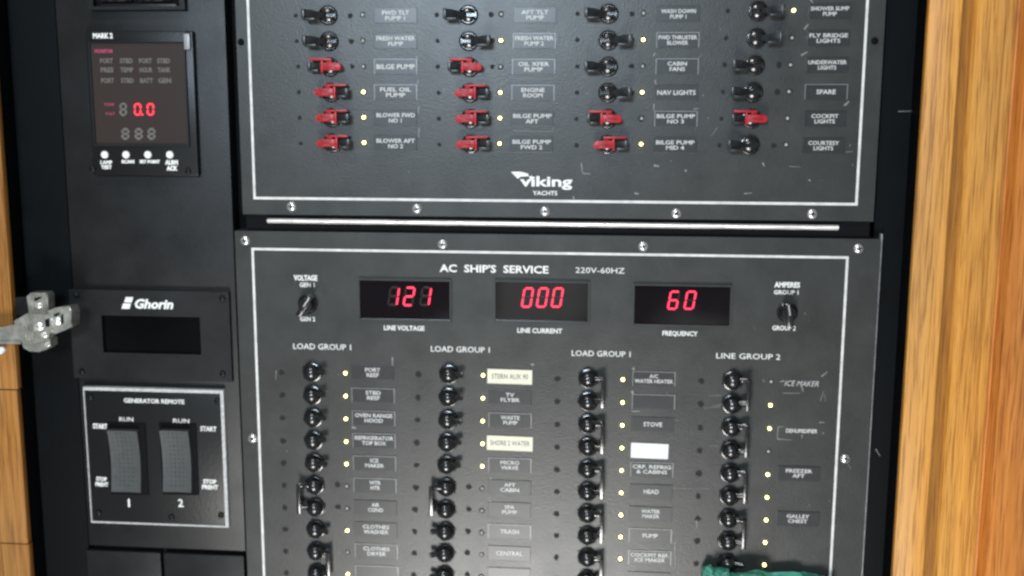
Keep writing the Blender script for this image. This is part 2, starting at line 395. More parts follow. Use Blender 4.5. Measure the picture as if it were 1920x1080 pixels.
# ------------------------------------------------------------------ the column of instruments on the left
XC0, XC1 = xl_in, at(441, 540, -0.004).x
col = thing('column_panel', 'plain black metal column panel carrying the gauges left of the switch panels', 'panel', ((XC0 + XC1) / 2, 0, ZB))
Z30 = at(300, 1030, -0.004).z
bm = bmesh.new(); bx(bm, XC0, XC1, -0.004, 0.010, Z30 + .0012, ZT)
add('face_plate', mesh_of(bm, 'face_plate', bevel=.0007, smooth=True), M['column'], col)
bm = bmesh.new(); bx(bm, XC0 + .001, XC1 - .001, 0.003, 0.010, ZB, Z30)
add('backing', mesh_of(bm, 'backing'), M['gap'], col)
# two blank drawer-like covers below
zt = at(300, 1037, -0.005).z; xa, xb_, xc, xd = at(163, 1055, -0.005).x, at(301, 1055, -0.005).x, at(307, 1055, -0.005).x, at(457, 1055, -0.005).x
slab_xz('blank_cover', 'narrow blank black cover at the bottom left, below rocker switch 1', 'cover', xa, xb_, -0.005, 0.0028, ZB, zt, 'column', 0.0011)
slab_xz('blank_cover', 'wider blank black cover at the bottom, right beside the lower switch panel', 'cover', xc, min(xd, XC1), -0.005, 0.0028, ZB, zt, 'column', 0.0011)

# instrument cut by the top of the picture
g = thing('gauge_housing', 'black instrument housing cut off by the top edge, above the red digit monitor', 'gauge', at(257, 10, -0.004))
X0, X1, Z0, Z1 = rect_px(167, -90, 348, 19, -0.006)
add('housing', frame_mesh(X0, X1, Z0, Z1, .0042, -0.010, -0.0042, tb=.0026, bevel=.0005), M['meter'], g)
box_px('backing', 170, -88, 346, 17, -0.0052, -0.0042, 'gap', g)
box_px('window', 186, -70, 245, 3, -0.0080, -0.0053, 'glass', g, .0006)
box_px('window', 259, -70, 318, 3, -0.0080, -0.0053, 'glass', g, .0006)
box_px('lower_trim', 186, 7, 330, 15, -0.0085, -0.0053, 'meter', g, .0006)

# monitor with red digits
mo = thing('digital_monitor', 'black square digital monitor showing red 0.0 above four white buttons', 'monitor', at(262, 190, -0.004))
X0, X1, Z0, Z1 = rect_px(164, 57, 364, 330, -0.013)
bm = bmesh.new(); bx(bm, X0, X1, -0.0105, -0.0042, Z0, Z1)
add('housing', mesh_of(bm, 'housing', bevel=.0016, smooth=True), M['meter'], mo)
a0, a1, b0, b1 = rect_px(171, 78, 351, 274, -0.0125)
add('window_rim', frame_mesh(a0, a1, b0, b1, .0011, -0.0128, -0.0106, tt=.0006, bevel=.0003), M['column'], mo)
win = box_px('window', 174, 81, 348, 271, -0.0112, -0.0107, 'smoke', mo)
YM = -0.0113
lettering('MARK 2', 193, 67, 9, mo, 37, -0.0106, bold=.06)
lettering('MONITOR', 195, 96, 6.5, mo, 34, YM, m='pinkprint', bold=.04)
lettering('TEMP', 205, 196, 5.5, mo, 20, YM, m='pinkprint'); lettering('VOLT', 207, 213, 5.5, mo, 18, YM, m='pinkprint')
words = ['PORT\nENG', 'STBD\nENG', 'PORT\nGEN', 'STBD\nGEN', 'OIL\nPRES', 'WATER\nTEMP', 'AMP\nHOUR', 'FUEL\nTANK', 'PORT', 'STBD', 'BATT', 'GEN']
for r, yy in enumerate((114, 131, 151)):
    for c, xx in enumerate((200, 237, 273, 307)):
        lettering(words[r * 4 + c].split('\n')[0 if r != 1 else -1], xx + r, yy, 8.5, mo, 24, YM, m='dimprint', bold=.05)
DIG = {'0': 'abcdef', '1': 'bc', '2': 'abged', '6': 'afgedc', '8': 'abcdefg'}
def digit_bm(bm, ch, w, h, t, slant, ox):
    def P(x, z): return (ox + x + z * slant, z)
    g_ = t * .12
    segs = {'a': (-w/2, h/2, w/2, h/2), 'g': (-w/2, 0, w/2, 0), 'd': (-w/2, -h/2, w/2, -h/2),
            'f': (-w/2, 0, -w/2, h/2), 'b': (w/2, 0, w/2, h/2), 'e': (-w/2, -h/2, -w/2, 0), 'c': (w/2, -h/2, w/2, 0)}
    for s in DIG[ch]:
        x0, z0, x1, z1 = segs[s]; k = t / 2
        if z0 == z1: pts = [(x0 + g_, z0), (x0 + k + g_, z0 - k), (x1 - k - g_, z0 - k), (x1 - g_, z0), (x1 - k - g_, z0 + k), (x0 + k + g_, z0 + k)]
        else: pts = [(x0, z0 + g_), (x0 + k, z0 + k + g_), (x0 + k, z1 - k - g_), (x0, z1 - g_), (x0 - k, z1 - k - g_), (x0 - k, z0 + k + g_)]
        quadbox(bm, [P(*q) for q in pts], 0, 0.0003)
def digits(s, centres, py, hpx, wpx, tpx, parent, Y, m, name='digit', slant=.12, dot=None):
    for ch, cx_ in zip(s, centres):
        p = at(cx_, py, Y); u = (at(cx_ + 1, py, Y) - p).length
        bm = bmesh.new(); digit_bm(bm, ch, wpx*u, hpx*u, tpx*u, slant, 0)
        if dot == cx_: quadbox(bm, [(wpx*.8*u + a*u, -hpx*.5*u + b*u) for a, b in ((-2, -1.5), (1.5, -1.5), (1.5, 2), (-2, 2))], 0, .0003)
        add(name, mesh_of(bm, name), M[m], parent, (p.x, Y, p.z))
digits('00', (258, 282), 205, 19, 10.5, 3.4, mo, -0.0121, 'redbright', dot=258, slant=.05)
digits('8', (231,), 205, 20, 10, 4, mo, YM - .0002, 'dimprint', 'unlit_digit', .05)
digits('888', (235, 260, 284), 251, 17, 11, 4.5, mo, YM - .0002, 'dimprint', 'unlit_digit', .05)
for xx in (197, 237, 278, 319):
    p = at(xx, 290, -0.0105); b_ = bmesh.new(); lathe(b_, [(3.0*MM, 0), (3.0*MM, -1.0*MM), (2.4*MM, -1.6*MM), (0, -1.8*MM)], 18)
    add('button', mesh_of(b_, 'button', smooth=True), M['white'], mo, p)
lettering('LAMP\nTEST', 200, 309, 6.5, mo, 22, -0.0106, bold=.06)
lettering('SCAN', 240, 303, 5.5, mo, 24, -0.0106, bold=.08); lettering('SET POINT', 281, 303, 5.5, mo, 38, -0.0106, bold=.08)
lettering('ALRM\nACK', 322, 310, 8, mo, 24, -0.0106, bold=.08)
for xx, yy in ((352, 66), (174, 317), (353, 321)): screw(xx, yy, -0.0104, mo, True, 'column')
bm = bmesh.new(); p0 = at(349, 78, -.0125)
bx(bm, p0.x - .0015, p0.x + .003, -0.0135, -0.0105, p0.z - .006, p0.z + .006)
add('latch', mesh_of(bm, 'latch', bevel=.0005, smooth=True), M['lightedge'], mo)

# horn timer plate
ht = thing('readout_unit', 'black plate with white italic maker lettering and a dark blank readout window', 'readout', at(283, 620, -0.004))
X0, X1, Z0, Z1 = rect_px(134, 545, 432, 712, -0.0085)
w0, w1, v0, v1 = rect_px(192, 593, 376, 663, -0.0085)
add('face_plate', frame_mesh(X0, X1, Z0, Z1, 0, -0.0085, -0.0042, tl=w0-X0, tr=X1-w1, tt=Z1-v1, tb=v0-Z0, bevel=.0006), M['column'], ht)
bm = bmesh.new(); bx(bm, w0 - .001, w1 + .001, -0.0055, -0.0043, v0 - .001, v1 + .001)
add('window', mesh_of(bm, 'window'), M['darkglass'], ht)
for q in ((143, 553), (417, 560), (154, 697), (418, 701)): screw(q[0], q[1], -0.0085, ht, True)
lettering('Ghorin', 289, 570, 17, ht, 72, -0.0086, shear=.25, bold=.05)
bm = bmesh.new()
for pts in (((236, 557), (250, 557), (247, 567), (233, 567)), ((231, 569), (246, 569), (243, 579), (228, 579))):
    quadbox(bm, [(at(x, y, -.0086).x, at(x, y, -.0086).z) for x, y in pts], -0.0089, -0.0086)
add('emblem', mesh_of(bm, 'emblem'), M['white'], ht)

# rocker switch plate
rk = thing('rocker_switch_plate', 'white bordered black plate with two grey rocker switches numbered 1 and 2', 'switch plate', at(293, 855, -0.004))
X0, X1, Z0, Z1 = rect_px(164, 729, 424, 984, -0.009)
bm = bmesh.new(); bx(bm, X0 + .0009, X1 - .0009, -0.0088, -0.0042, Z0 + .0009, Z1 - .0009)
add('face_plate', mesh_of(bm, 'face_plate', bevel=.0006, smooth=True), M['meter'], rk)
add('border', frame_mesh(X0, X1, Z0, Z1, .001, -0.0094, -0.0043, tl=.0009, tr=.0027, tt=.0026, tb=.0013, bevel=.0002), M['greyprint'], rk)
Yr = -0.0089
lettering('GENERATOR REMOTE', 289, 752, 8, rk, 113, Yr, bold=.03)
lettering('RUN', 237, 786, 8, rk, 26, Yr); lettering('RUN', 340, 789, 8, rk, 30, Yr)
lettering('START', 188, 799, 9, rk, 27, Yr, bold=.05); lettering('START', 391, 804, 9, rk, 30, Yr, bold=.03)
lettering('STOP\nPREHT', 191, 903, 7.5, rk, 24, Yr, bold=.05); lettering('STOP\nPREHT', 394, 908, 8, rk, 30, Yr, bold=.05)
lettering('1', 242, 943, 15, rk, None, Yr, bold=.04); lettering('2', 339, 943, 15, rk, None, Yr, bold=.02)
for i, (x0, x1) in enumerate(((204, 275), (301, 370))):
    cx, cz = at((x0 + x1) / 2, 862, Yr).x, at((x0 + x1) / 2, 862, Yr).z
    bez = box_px('switch_bezel', x0, 794, x1, 928, -0.0102, Yr, 'gap', rk, .0006)
    A, B, C, D = rect_px(x0 + 4, 806, x1 - 12, 921, -0.0125)
    bm = bmesh.new(); N = 14; secs = []
    for k in range(N + 1):
        t = k / N; z = D + (C - D) * t
        y = -0.0102 - 0.0055 * (1 - math.sin(t * math.pi) * .55) * (1.12 - .25 * t)
        secs.append([(A, -0.0103, z), (A, y, z), (A + (B - A) * .5, y + .0007, z), (B, y, z), (B, -0.0103, z)])
    loft(bm, secs)
    rb = add('rocker', mesh_of(bm, 'rocker', smooth=True), M['rocker'], bez)
    bm = bmesh.new()
    for r in range(13):
        for c in range(6):
            t = (r + .7) / 14; z = D + (C - D) * t; y = -0.0102 - 0.0055 * (1 - math.sin(t * math.pi) * .55) * (1.12 - .25 * t)
            x = A + (B - A) * (c + 1) / 7
            bx(bm, x - .0006, x + .0006, y - .00018, y + .0009, z - .0006, z + .0006)
    # grip dots are one piece with the bezel's rocker
    add('grip_dots', mesh_of(bm, 'grip_dots', bevel=.0002), M['rocker'], bez)
for q in ((170, 745), (408, 752), (185, 962), (415, 966), (322, 970)): screw(q[0], q[1], Yr, rk, True, 'column')

# ------------------------------------------------------------------ upper switch panel
def panel_quad(name, pts, Y0, Y1, m, parent, bevel=.0009):
    bm = bmesh.new(); quadbox(bm, pts, Y0, Y1)
    return add(name, mesh_of(bm, name, bevel=bevel, smooth=True), M[m], parent)
YP = -0.006
XU0, XU1 = at(448, 200, YP).x, at(1650, 200, YP).x
ZU = at(1000, 408, YP).z
up = thing('breaker_panel', 'upper grey switch panel with red locked levers and a white Norse ship maker logo', 'switch panel', ((XU0 + XU1) / 2, 0, ZU))
up['label'] = 'upper grey switch panel holding the red locked levers above the bright metal strip'
upface = panel_quad('face_plate', [(XU0, ZU), (XU1, ZU), (XU1, ZT), (XU0, ZT)], YP, 0.011, 'panel', up)
a0, a1 = at(462.5, 0, YP).x, at(1629, 0, YP).x
b0 = at(1040, 379.5, YP).z
add('border_line', frame_mesh(a0, a1, b0, ZT - .01, .0019, YP - .0004, YP - .0001, tb=.0020), M['border'], up)
for q in ((547, 387), (782, 391), (1022, 396), (1268, 400), (1523, 401)): screw(q[0], q[1], YP, up)
for q in ((452, 79), (1640, 77)): screw(q[0], q[1], YP, up, True, 'gap')

marksU = bmesh.new(); marksL = bmesh.new()
def mark(bm, p, r, Y):
    n = 9
    quadbox(bm, [(p.x + r * (1 + random.uniform(-.25, .25)) * math.cos(2*math.pi*k/n), p.z + r * (1 + random.uniform(-.25, .25)) * math.sin(2*math.pi*k/n)) for k in range(n)], Y - .0002, Y - .00005)
def lerp(a, b, t): return a + (b - a) * t
def led(p, on, parent):
    m = 'led_on' if on else 'led_off'
    return add('indicator_light', LED_ON if on else LED_OFF, M[m], parent, p)
def plate(px, py, wpx, hpx, text, parent, Y, m='plate', pm='labeltext', th=7.6, tw=None, bold=.02, label=None, lift=.0006, tilt=0.0):
    X0, X1, Z0, Z1 = rect_px(px - wpx/2, py - hpx/2, px + wpx/2, py + hpx/2, Y)
    cx, cz = (X0 + X1) / 2, (Z0 + Z1) / 2
    bm = bmesh.new(); vv = bx(bm, X0 - cx, X1 - cx, -lift, -.00005, Z0 - cz, Z1 - cz)
    if tilt: bmesh.ops.rotate(bm, verts=vv, cent=(0, 0, 0), matrix=Matrix.Rotation(tilt, 3, 'Y'))
    pl = add('label_plate' if m == 'plate' else 'sticker', mesh_of(bm, 'label_plate', bevel=.0002), M[m], parent, (cx, Y, cz), label)
    if m == 'plate' and random.random() < .5:
        e2 = bmesh.new(); q = .0004
        for (u0, u1, v0, v1) in ((X0-cx, X1-cx, Z1-cz-q, Z1-cz), (X0-cx, X0-cx+q, Z0-cz, Z1-cz-q), (X1-cx-q, X1-cx, Z0-cz, Z1-cz-q)): bx(e2, u0, u1, -lift-.0001, -lift+.0001, v0, v1)
        for v in e2.verts: v.co += Vector((cx, Y, cz))
        merge_into(pl, e2, M['lightedge'])
    if text:
        n = text.count('\n') + 1
        longest = max(len(q) for q in text.split('\n'))
        hh = th if n == 2 else th * 1.15
        lettering(text, px, py, hh, pl, tw or min(wpx * .9, longest * th * .95), Y - lift, m=pm, bold=bold)
    return pl

upper = {0: [(-1, 'plain', 0), (-1, 'plain', 0), (-1, 'red', 0), (1, 'red', 1), (1, 'red', 1), (1, 'red', 1)],
         1: [(-1, 'plain', 0), (1, 'plain', 1), (-1, 'red', 0), (1, 'red', 1), (1, 'red', 1), (1, 'red', 1)],
         2: [(-1, 'plain', 0), (1, 'plain', 1), (-1, 'plain', 0), (1, 'plain', 1), (-1, 'red', 0), (1, 'red', 1)],
         3: [(1, 'plain', 1), (1, 'plain', 0), (-1, 'plain', 0), (-1, 'plain', 0), (-1, 'red', 0), (-1, 'plain', 0)]}
ends = [((613, 28), (622, 268)), ((877, 27), (882, 270)), ((1141, 25), (1139, 271)), ((1423, 20), (1407, 272))]
ledx = [(680, 683), (940, 937), (1207, 1202), (1488, 1474)]
labx = [(742, 742), (1003, 997), (1272, 1266), (1556, 1544)]
utext = [['FWD TLT\nPUMP 1', 'FRESH WATER\nPUMP', 'BILGE PUMP', 'FUEL OIL\nPUMP', 'BLOWER FWD\nNO 1', 'BLOWER AFT\nNO 2'],
         ['AFT TLT\nPUMP', 'FRESH WATER\nPUMP 2', 'OIL XFER\nPUMP', 'ENGINE\nROOM', 'BILGE PUMP\nAFT', 'BILGE PUMP\nFWD 2'],
         ['WASH DOWN\nPUMP 1', 'FWD THRUSTER\nBLOWER', 'CABIN\nFANS', 'NAV LIGHTS', 'BILGE PUMP\nNO 3', 'BILGE PUMP\nMID 4'],
         ['SHOWER SUMP\nPUMP', 'FLY BRIDGE\nLIGHTS', 'UNDERWATER\nLIGHTS', 'SPARE', 'COCKPIT\nLIGHTS', 'COURTESY\nLIGHTS']]
for c in range(4):
    (x0, y0), (x1, y1) = ends[c]
    for r in range(6):
        A, B = at(x0, y0, YP - .004), at(x1, y1, YP - .004); t = r / 5
        # straight column in the panel's own plane
        p = Vector((lerp(A.x, B.x, t), YP, lerp(A.z, B.z, t)))
        side, style, on = upper[c][r]
        breaker(p, side, style, up, 'breaker under a red lever lock' if style == 'red' else None)
        Y0_ = lerp(y0, y1, t)
        q = at(lerp(ledx[c][0], ledx[c][1], t), Y0_ - 1, YP); q.z = p.z + .0004 
        led(q, on, up); mark(marksU, q, .0023, YP)
        for dx in (-58, 44):
            if dx < 0 or style != 'red' or r < 3: mark(marksU, at(lerp(x0, x1, t) + dx, Y0_ + 1, YP), .0017 if dx < 0 else .0021, YP)
        plate(lerp(labx[c][0], labx[c][1], t), Y0_ + 1, 80, 29, utext[c][r], up, YP, th=7.6)
merge_into(upface, marksU, M['darkmark'])
# maker's lettering with the long bow line over the v
lg = lettering('viking', 1024, 343, 19, up, 98, YP, bold=.035, name='logo')
bm = bmesh.new()
for pts in (((958, 322), (976, 322), (996, 327), (998, 330), (976, 331), (971, 335)), ((990, 326), (997, 327), (999, 338), (995, 338))):
    quadbox(bm, [(at(x, y, YP).x, at(x, y, YP).z) for x, y in pts], YP - .0004, YP - .0001)
add('emblem', mesh_of(bm, 'emblem'), M['white'], up)
lettering('YACHTS', 1022, 362, 8, up, 46, YP, bold=.02)
def scratches(lst, Y, parent, m='scratch', n=0, region=None):
    bm = bmesh.new()
    for _ in range(n):
        x = random.uniform(region[0], region[2]); y = random.uniform(region[1], region[3]); a = random.uniform(0, 3.14); L = random.uniform(1, 5)
        lst = lst + [(x, y, x + L * math.cos(a), y + L * math.sin(a), random.uniform(.25, .6))]
    for (a, b, c, d, t) in lst:
        A, B = at(a, b, Y), at(c, d, Y); dr = (B - A).normalized(); nn = Vector((-dr.z, 0, dr.x)) * t * MM / 2
        quadbox(bm, [(q.x, q.z) for q in (A - nn, B - nn * .5, B + nn * .5, A + nn)], Y - .00025, Y - .00005)
    merge_into([c for c in parent.children if c.name.startswith('face_plate')][0], bm, M[m])
scratches([(1508, 55, 1516, 45, 1.6), (1502, 104, 1514, 97, 1.3), (1583, 198, 1592, 190, 1.6), (1519, -2, 1524, 6, 1.2), (1090, 305, 1092, 325, .9), (1092, 325, 1108, 326, .9),
           (1226, 310, 1236, 312, 1.8), (1284, 320, 1288, 320, 2), (1190, 362, 1198, 364, 1.6), (1395, 363, 1410, 362, .8), (1430, 305, 1433, 312, 1.2), (1480, 312, 1500, 313, .5), (1516, 337, 1520, 339, 1.2),
           (1075, 368, 1076, 374, 1.4), (780, 105, 784, 110, 1), (781, 60, 783, 58, 1.6), (784, 150, 783, 160, .9), (785, 200, 784, 215, .9), (786, 240, 785, 258, .9), (962, 245, 1045, 247, .35), (960, 147, 1040, 148, .4),
           (1228, 150, 1230, 160, 1.1), (1226, 195, 1226, 208, .9), (1225, 105, 1229, 98, 1), (1345, 240, 1333, 255, .4), (1290, 130, 1318, 100, .35), (1585, 285, 1600, 284, .5), (1300, 205, 1310, 203, .8)],
          YP, up, n=30, region=(480, 5, 1600, 365))

# bright metal strip between the panels (the hinge line)
A, B = at(500, 413, -0.009), at(1573, 429.5, -0.009)
zc = (A.z + B.z) / 2
bm = bmesh.new(); secs = []
for k in range(41):
    x = lerp(A.x, B.x, k / 40); secs.append([(x, y * MM - .0045 + random.uniform(-.00012, .00012), zc + z * MM + random.uniform(-.00012, .00012)) for y, z in ((0, -1.9), (-2.0, -1.8), (-3.6, -0.6), (-4.0, 1.0), (-3.0, 1.8), (0, 1.9))])
loft(bm, secs)
st = add('metal_strip', mesh_of(bm, 'metal_strip', smooth=True), M['alu'], None, (0, 0, 0))
st['label'] = 'long bright bare metal strip between the upper and lower switch panels'; st['category'] = 'metal strip'

# ------------------------------------------------------------------ lower switch panel
ZL1 = at(1000, 440, YP).z
XL0, XL1 = at(450, 700, YP).x, at(1638, 700, YP).x
bk = slab_xz('hinge_channel', 'black recessed channel behind the bright metal strip between the two switch panels', 'channel',
             XU0 + .002, XU1 - .002, -0.0035, 0.010, ZL1 + .0006, ZU - .0006, 'gap')
lo = thing('breaker_panel', 'lower grey switch panel with three red digit displays and four rows of black breakers', 'switch panel', ((XL0 + XL1) / 2, 0, ZB))
lo['label'] = 'lower grey switch panel with three red digit displays over four columns of black breakers'
loface = panel_quad('face_plate', [(XL0, ZB), (XL1, ZB), (XL1, ZL1), (XL0, ZL1)], YP, 0.011, 'panel', lo)
a0, a1 = (at(472, 467, YP).x + at(493, 1080, YP).x) / 2, at(1591, 482, YP).x
a1 = (at(1591, 482, YP).x + at(1560, 1060, YP).x) / 2
b1 = at(1030, 472.5, YP).z
add('border_line', frame_mesh(a0, a1, ZB + .005, b1, .0019, YP - .0004, YP - .0001), M['border'], lo)
# highlight on the right bevelled edge, put in as a pale grey strip
bm = bmesh.new(); bx(bm, XL1 - .0001, XL1 + .0009, YP + .0004, 0.0100, ZB, ZL1 + .004)
add('edge_highlight', mesh_of(bm, 'edge_highlight', bevel=.0003, smooth=True), M['lightedge'], lo)
for q in ((460, 451), (830, 458), (1206, 462), (1610, 466), (474, 822), (1585, 860)): screw(q[0], q[1], YP, lo)

lettering('AC  SHIP\'S  SERVICE', 926, 504, 14, lo, 204, YP, bold=.03)
lettering('220V-60HZ', 1125, 507, 11, lo, 92, YP, bold=-.005)
for (x0, y0, x1, y1), s, cs, yc, hp, lab, lx_, ly, lw in (
        ((675, 526, 844, 599), '121', (738, 767, 798), 556, 33, 'LINE VOLTAGE', 758, 615, 76),
        ((929, 529, 1103, 602), '000', (989, 1017, 1045), 558, 35, 'LINE CURRENT', 1012, 620, 84),
        ((1189, 536, 1369, 609), '60', (1263, 1294), 563, 33, 'FREQUENCY', 1275, 626, 66)):
    w0, w1, v0, v1 = rect_px(x0, y0, x1, y1, YP - .001)
    cx, cz = (w0 + w1) / 2, (v0 + v1) / 2
    dw = add('display', frame_mesh(w0 - cx - .001, w1 - cx + .001, v0 - cz - .001, v1 - cz + .001, .0011, -.0024, -.00005, bevel=.0003), M['panel'], lo, (cx, YP, cz))
    bm = bmesh.new(); bx(bm, w0 - cx, w1 - cx, -.0006, -.0001, v0 - cz, v1 - cz)
    add('display_window', mesh_of(bm, 'display_window'), M['glass'], dw, (cx, YP, cz))
    digits('8' * len(s), cs, yc, hp, 16, 3.6, dw, YP - .0012, 'unlit', 'unlit_digit', .16)
    digits(s, cs, yc, hp, 16, 3.6, dw, YP - .0021, 'redlit', slant=.16)
    lettering(lab, lx_, ly, 9, lo, lw, YP, bold=.03)
# selector knobs
def knob(px, py, ang):
    p = at(px, py, YP - .006); p.y = YP
    bm = bmesh.new(); lathe(bm, [(8.0*MM, 0), (8.0*MM, -1.6*MM), (6.4*MM, -3.0*MM), (6.0*MM, -8.0*MM), (5.2*MM, -9.0*MM), (0, -9.2*MM)], 26)
    k = add('selector_knob', mesh_of(bm, 'selector_knob', smooth=True), M['black'], lo, p)
    bm = bmesh.new(); vv = bx(bm, -2.1*MM, 2.1*MM, -14*MM, -3*MM, -9.2*MM, 9.2*MM)
    bmesh.ops.rotate(bm, verts=vv, cent=(0, 0, 0), matrix=Matrix.Rotation(ang, 3, 'Y'))
    add('pointer', mesh_of(bm, 'pointer', bevel=.9*MM, smooth=True), M['black'], k, p)
    bm = bmesh.new(); vv = bx(bm, -.45*MM, .45*MM, -14.25*MM, -13.9*MM, 0*MM, 8.2*MM)
    bmesh.ops.rotate(bm, verts=vv, cent=(0, 0, 0), matrix=Matrix.Rotation(ang, 3, 'Y'))
    add('pointer_line', mesh_of(bm, 'pointer_line'), M['greyprint'], k, p)
knob(574, 572, math.radians(35)); knob(1478, 588, math.radians(-10))
lettering('VOLTAGE', 573, 521, 10, lo, 44, YP, bold=.05); lettering('GEN 1', 576, 534, 8, lo, 28, YP, bold=.03)
lettering('GEN 2', 577, 598, 8, lo, 28, YP, bold=.03)
lettering('AMPERES', 1476, 534, 10, lo, 48, YP, bold=.05); lettering('GROUP 1', 1474, 548, 8, lo, 46, YP, bold=.03)
lettering('GROUP 2', 1470, 615, 9, lo, 44, YP, bold=.03)
for s, x, y, w_ in (('LOAD GROUP 1', 604, 650, 108), ('LOAD GROUP 1', 863, 655, 110), ('LOAD GROUP 1', 1127, 663, 110), ('LINE GROUP 2', 1403, 668, 120)):
    lettering(s, x, y, 11, lo, w_, YP)

ends = [((583, 700), (591, 1037)), ((841, 704), (833, 1041)), ((1103, 712), (1101, 1049)), ((1375, 716), (1365, 1060))]
ledl = [(648, 652), (906, 903), (1168, 1163), (1446, 1433)]
labl = [(699, 706), (957, 955), (1226, 1218), (1502, 1494)]
rows = [10, 10, 10, 9]
on_l = [[1, 1, 1, 1, 1, 0, 0, 1, 0, 1], [1, 1, 1, 1, 1, 0, 0, 0, 0, 0], [1] * 10, [0, 1, 1, 0, 1, 1, 1, 1, 1]]
side_l = [[1, 1, 1, 1, 1, -1, -1, 1, 1, 1], [1, 1, 1, 1, 1, -1, -1, -1, -1, -1], [1] * 10, [1] * 9]
ties = [[(5, 6), (8, 9)], [(5, 6)], [(0, 1), (2, 3), (4, 5), (6, 7), (8, 9)], [(0, 1), (2, 3), (4, 5), (6, 7)]]
ltext = [['PORT\nREEF', 'STBD\nREEF', 'OVEN RANGE\nHOOD', 'REFRIGERATOR\nTOP BOX', 'ICE\nMAKER', 'WTR\nHTR', 'AIR\nCOND', 'CLOTHES\nWASHER', 'CLOTHES\nDRYER', ''],
         [None, 'TV\nFLYBR', 'WASTE\nPUMP', None, 'MICRO\nWAVE', 'AFT\nCABIN', 'SPA\nPUMP', 'TRASH', 'CENTRAL', ''],
         ['A/C\nWATER HEATER', '', 'STOVE', None, 'CRP. REFRIG\n& CABINS', 'HEAD', 'WATER\nMAKER', 'PUMP', 'COCKPIT REF.\nICE MAKER', ''],
         [None, None, None, None, 'FREEZER\nAFT', None, 'GALLEY\nCHEST', None, None]]
brk = {}
for c in range(4):
    (x0, y0), (x1, y1) = ends[c]
    A, B = at(x0, y0, YP - .005), at(x1, y1, YP - .005)
    nb = 8
    for r in range(rows[c]):
        t = r / nb
        p = Vector((lerp(A.x, B.x, t), YP, lerp(A.z, B.z, t)))
        brk[c, r] = p
        breaker(p, side_l[c][r], 'dome', lo)
        # picture row of the panel surface beside this breaker
        def inv(P):
            d = ROT.transposed() @ (P - Vector((0, -DIST, 0))); return W_PX/2 + F_PX * d.x/d.y, H_PX/2 - F_PX * d.z/d.y
        sx, sy = inv(p)
        q = at(lerp(ledl[c][0], ledl[c][1], t), sy, YP); q.z = p.z - .0002
        led(q, on_l[c][r], lo); mark(marksL, q, .0022, YP)
        for dx in (-54, 42):
            if dx < 0 and r < 10: mark(marksL, at(sx + dx - 4, sy + 1, YP), .0024, YP)
            elif side_l[c][r] < 0: mark(marksL, at(sx + dx, sy, YP), .0024, YP)
        tx = ltext[c][r]; lx_ = lerp(labl[c][0], labl[c][1], t)
        if tx is not None:
            plate(lx_, sy + 1, 80, 27, tx, lo, YP, th=7.4, m='plate')
    for a, b in ties[c]:
        s = side_l[c][a]; P, Q = brk[c, a], brk[c, b]
        bm = bmesh.new(); xx = s * 11.6*MM
        bx(bm, -1.5*MM, 1.5*MM, -10.6*MM, -5.2*MM, (Q.z - P.z) - 2.6*MM, 2.6*MM)
        bx(bm, -s*4.5*MM - 1.5*MM, -s*4.5*MM + 4.0*MM, -9.0*MM, -6.6*MM, 0.8*MM, 2.4*MM)
        add('tie_bar', mesh_of(bm, 'tie_bar', bevel=.35*MM, smooth=True), M['black'], lo, (P.x + xx, YP, P.z))
merge_into(loface, marksL, M['darkmark'])
# stickers laid over the engraved labels
plate(956, 706, 84, 27, 'STERN AUX 90', lo, YP, 'cream', 'ink', 8.5, 68, label='cream sticker beside the top breaker of the second column', lift=.0009, tilt=.01, bold=-.01)
plate(956, 831, 86, 27, 'SHORE 2 WATER', lo, YP, 'cream', 'ink', 8.5, 74, label='cream sticker beside the fourth breaker of the second column', lift=.0009, tilt=.012, bold=-.01)
plate(1218, 845, 70, 28, '', lo, YP, 'paper', 'ink', 8, 66, label='blank white sticker in the third column', lift=.0009, tilt=.015)
lettering('ICE MAKER', 1503, 719, 11, lo, 64, YP, m='greyprint', shear=.3)
lettering('DEHUMIDIFIER', 1503, 808, 8, lo, 58, YP, m='white')
scratches([(1540, 706, 1551, 697, 1.0), (1430, 711, 1434, 717, .6), (1470, 714, 1462, 716, 1.2), (1468, 737, 1500, 737, .6), (1503, 725, 1506, 735, 1.0), (1538, 752, 1544, 734, .5), (1546, 740, 1548, 752, .4),
           (1459, 800, 1457, 823, .7), (1457, 823, 1485, 825, .7), (1458, 800, 1470, 800, .6), (1536, 792, 1546, 792, 1), (1542, 812, 1545, 812, 1.2), (1504, 815, 1503, 822, .9), (736, 670, 736, 690, 1.2), (996, 684, 1001, 683, 2.2),
           (660, 801, 668, 803, 2.2), (664, 727, 672, 727, .7), (518, 695, 517, 713, .6), (1186, 690, 1190, 693, 2.0), (1185, 733, 1188, 742, 1.8), (1184, 771, 1200, 771, 1.0), (1194, 744, 1265, 745, .5), (1190, 786, 1272, 787, .5), (1198, 701, 1265, 702, .5),
           (920, 895, 921, 904, 1.6), (940, 907, 1000, 905, .9), (919, 937, 920, 947, 1.8), (921, 948, 938, 948, 1.6), (1002, 950, 1030, 956, .8), (919, 860, 945, 863, .7), (1230, 915, 1330, 916, .4), (1265, 1015, 1266, 1065, .5),
           (1352, 741, 1328, 742, .4), (1358, 758, 1335, 760, .4), (1350, 762, 1320, 765, .4), (1345, 836, 1330, 837, .4), (1306, 975, 1307, 990, .8), (720, 1020, 748, 1021, .5), (1590, 870, 1596, 880, .4)],
          YP, lo, n=30, region=(500, 500, 1570, 1075))

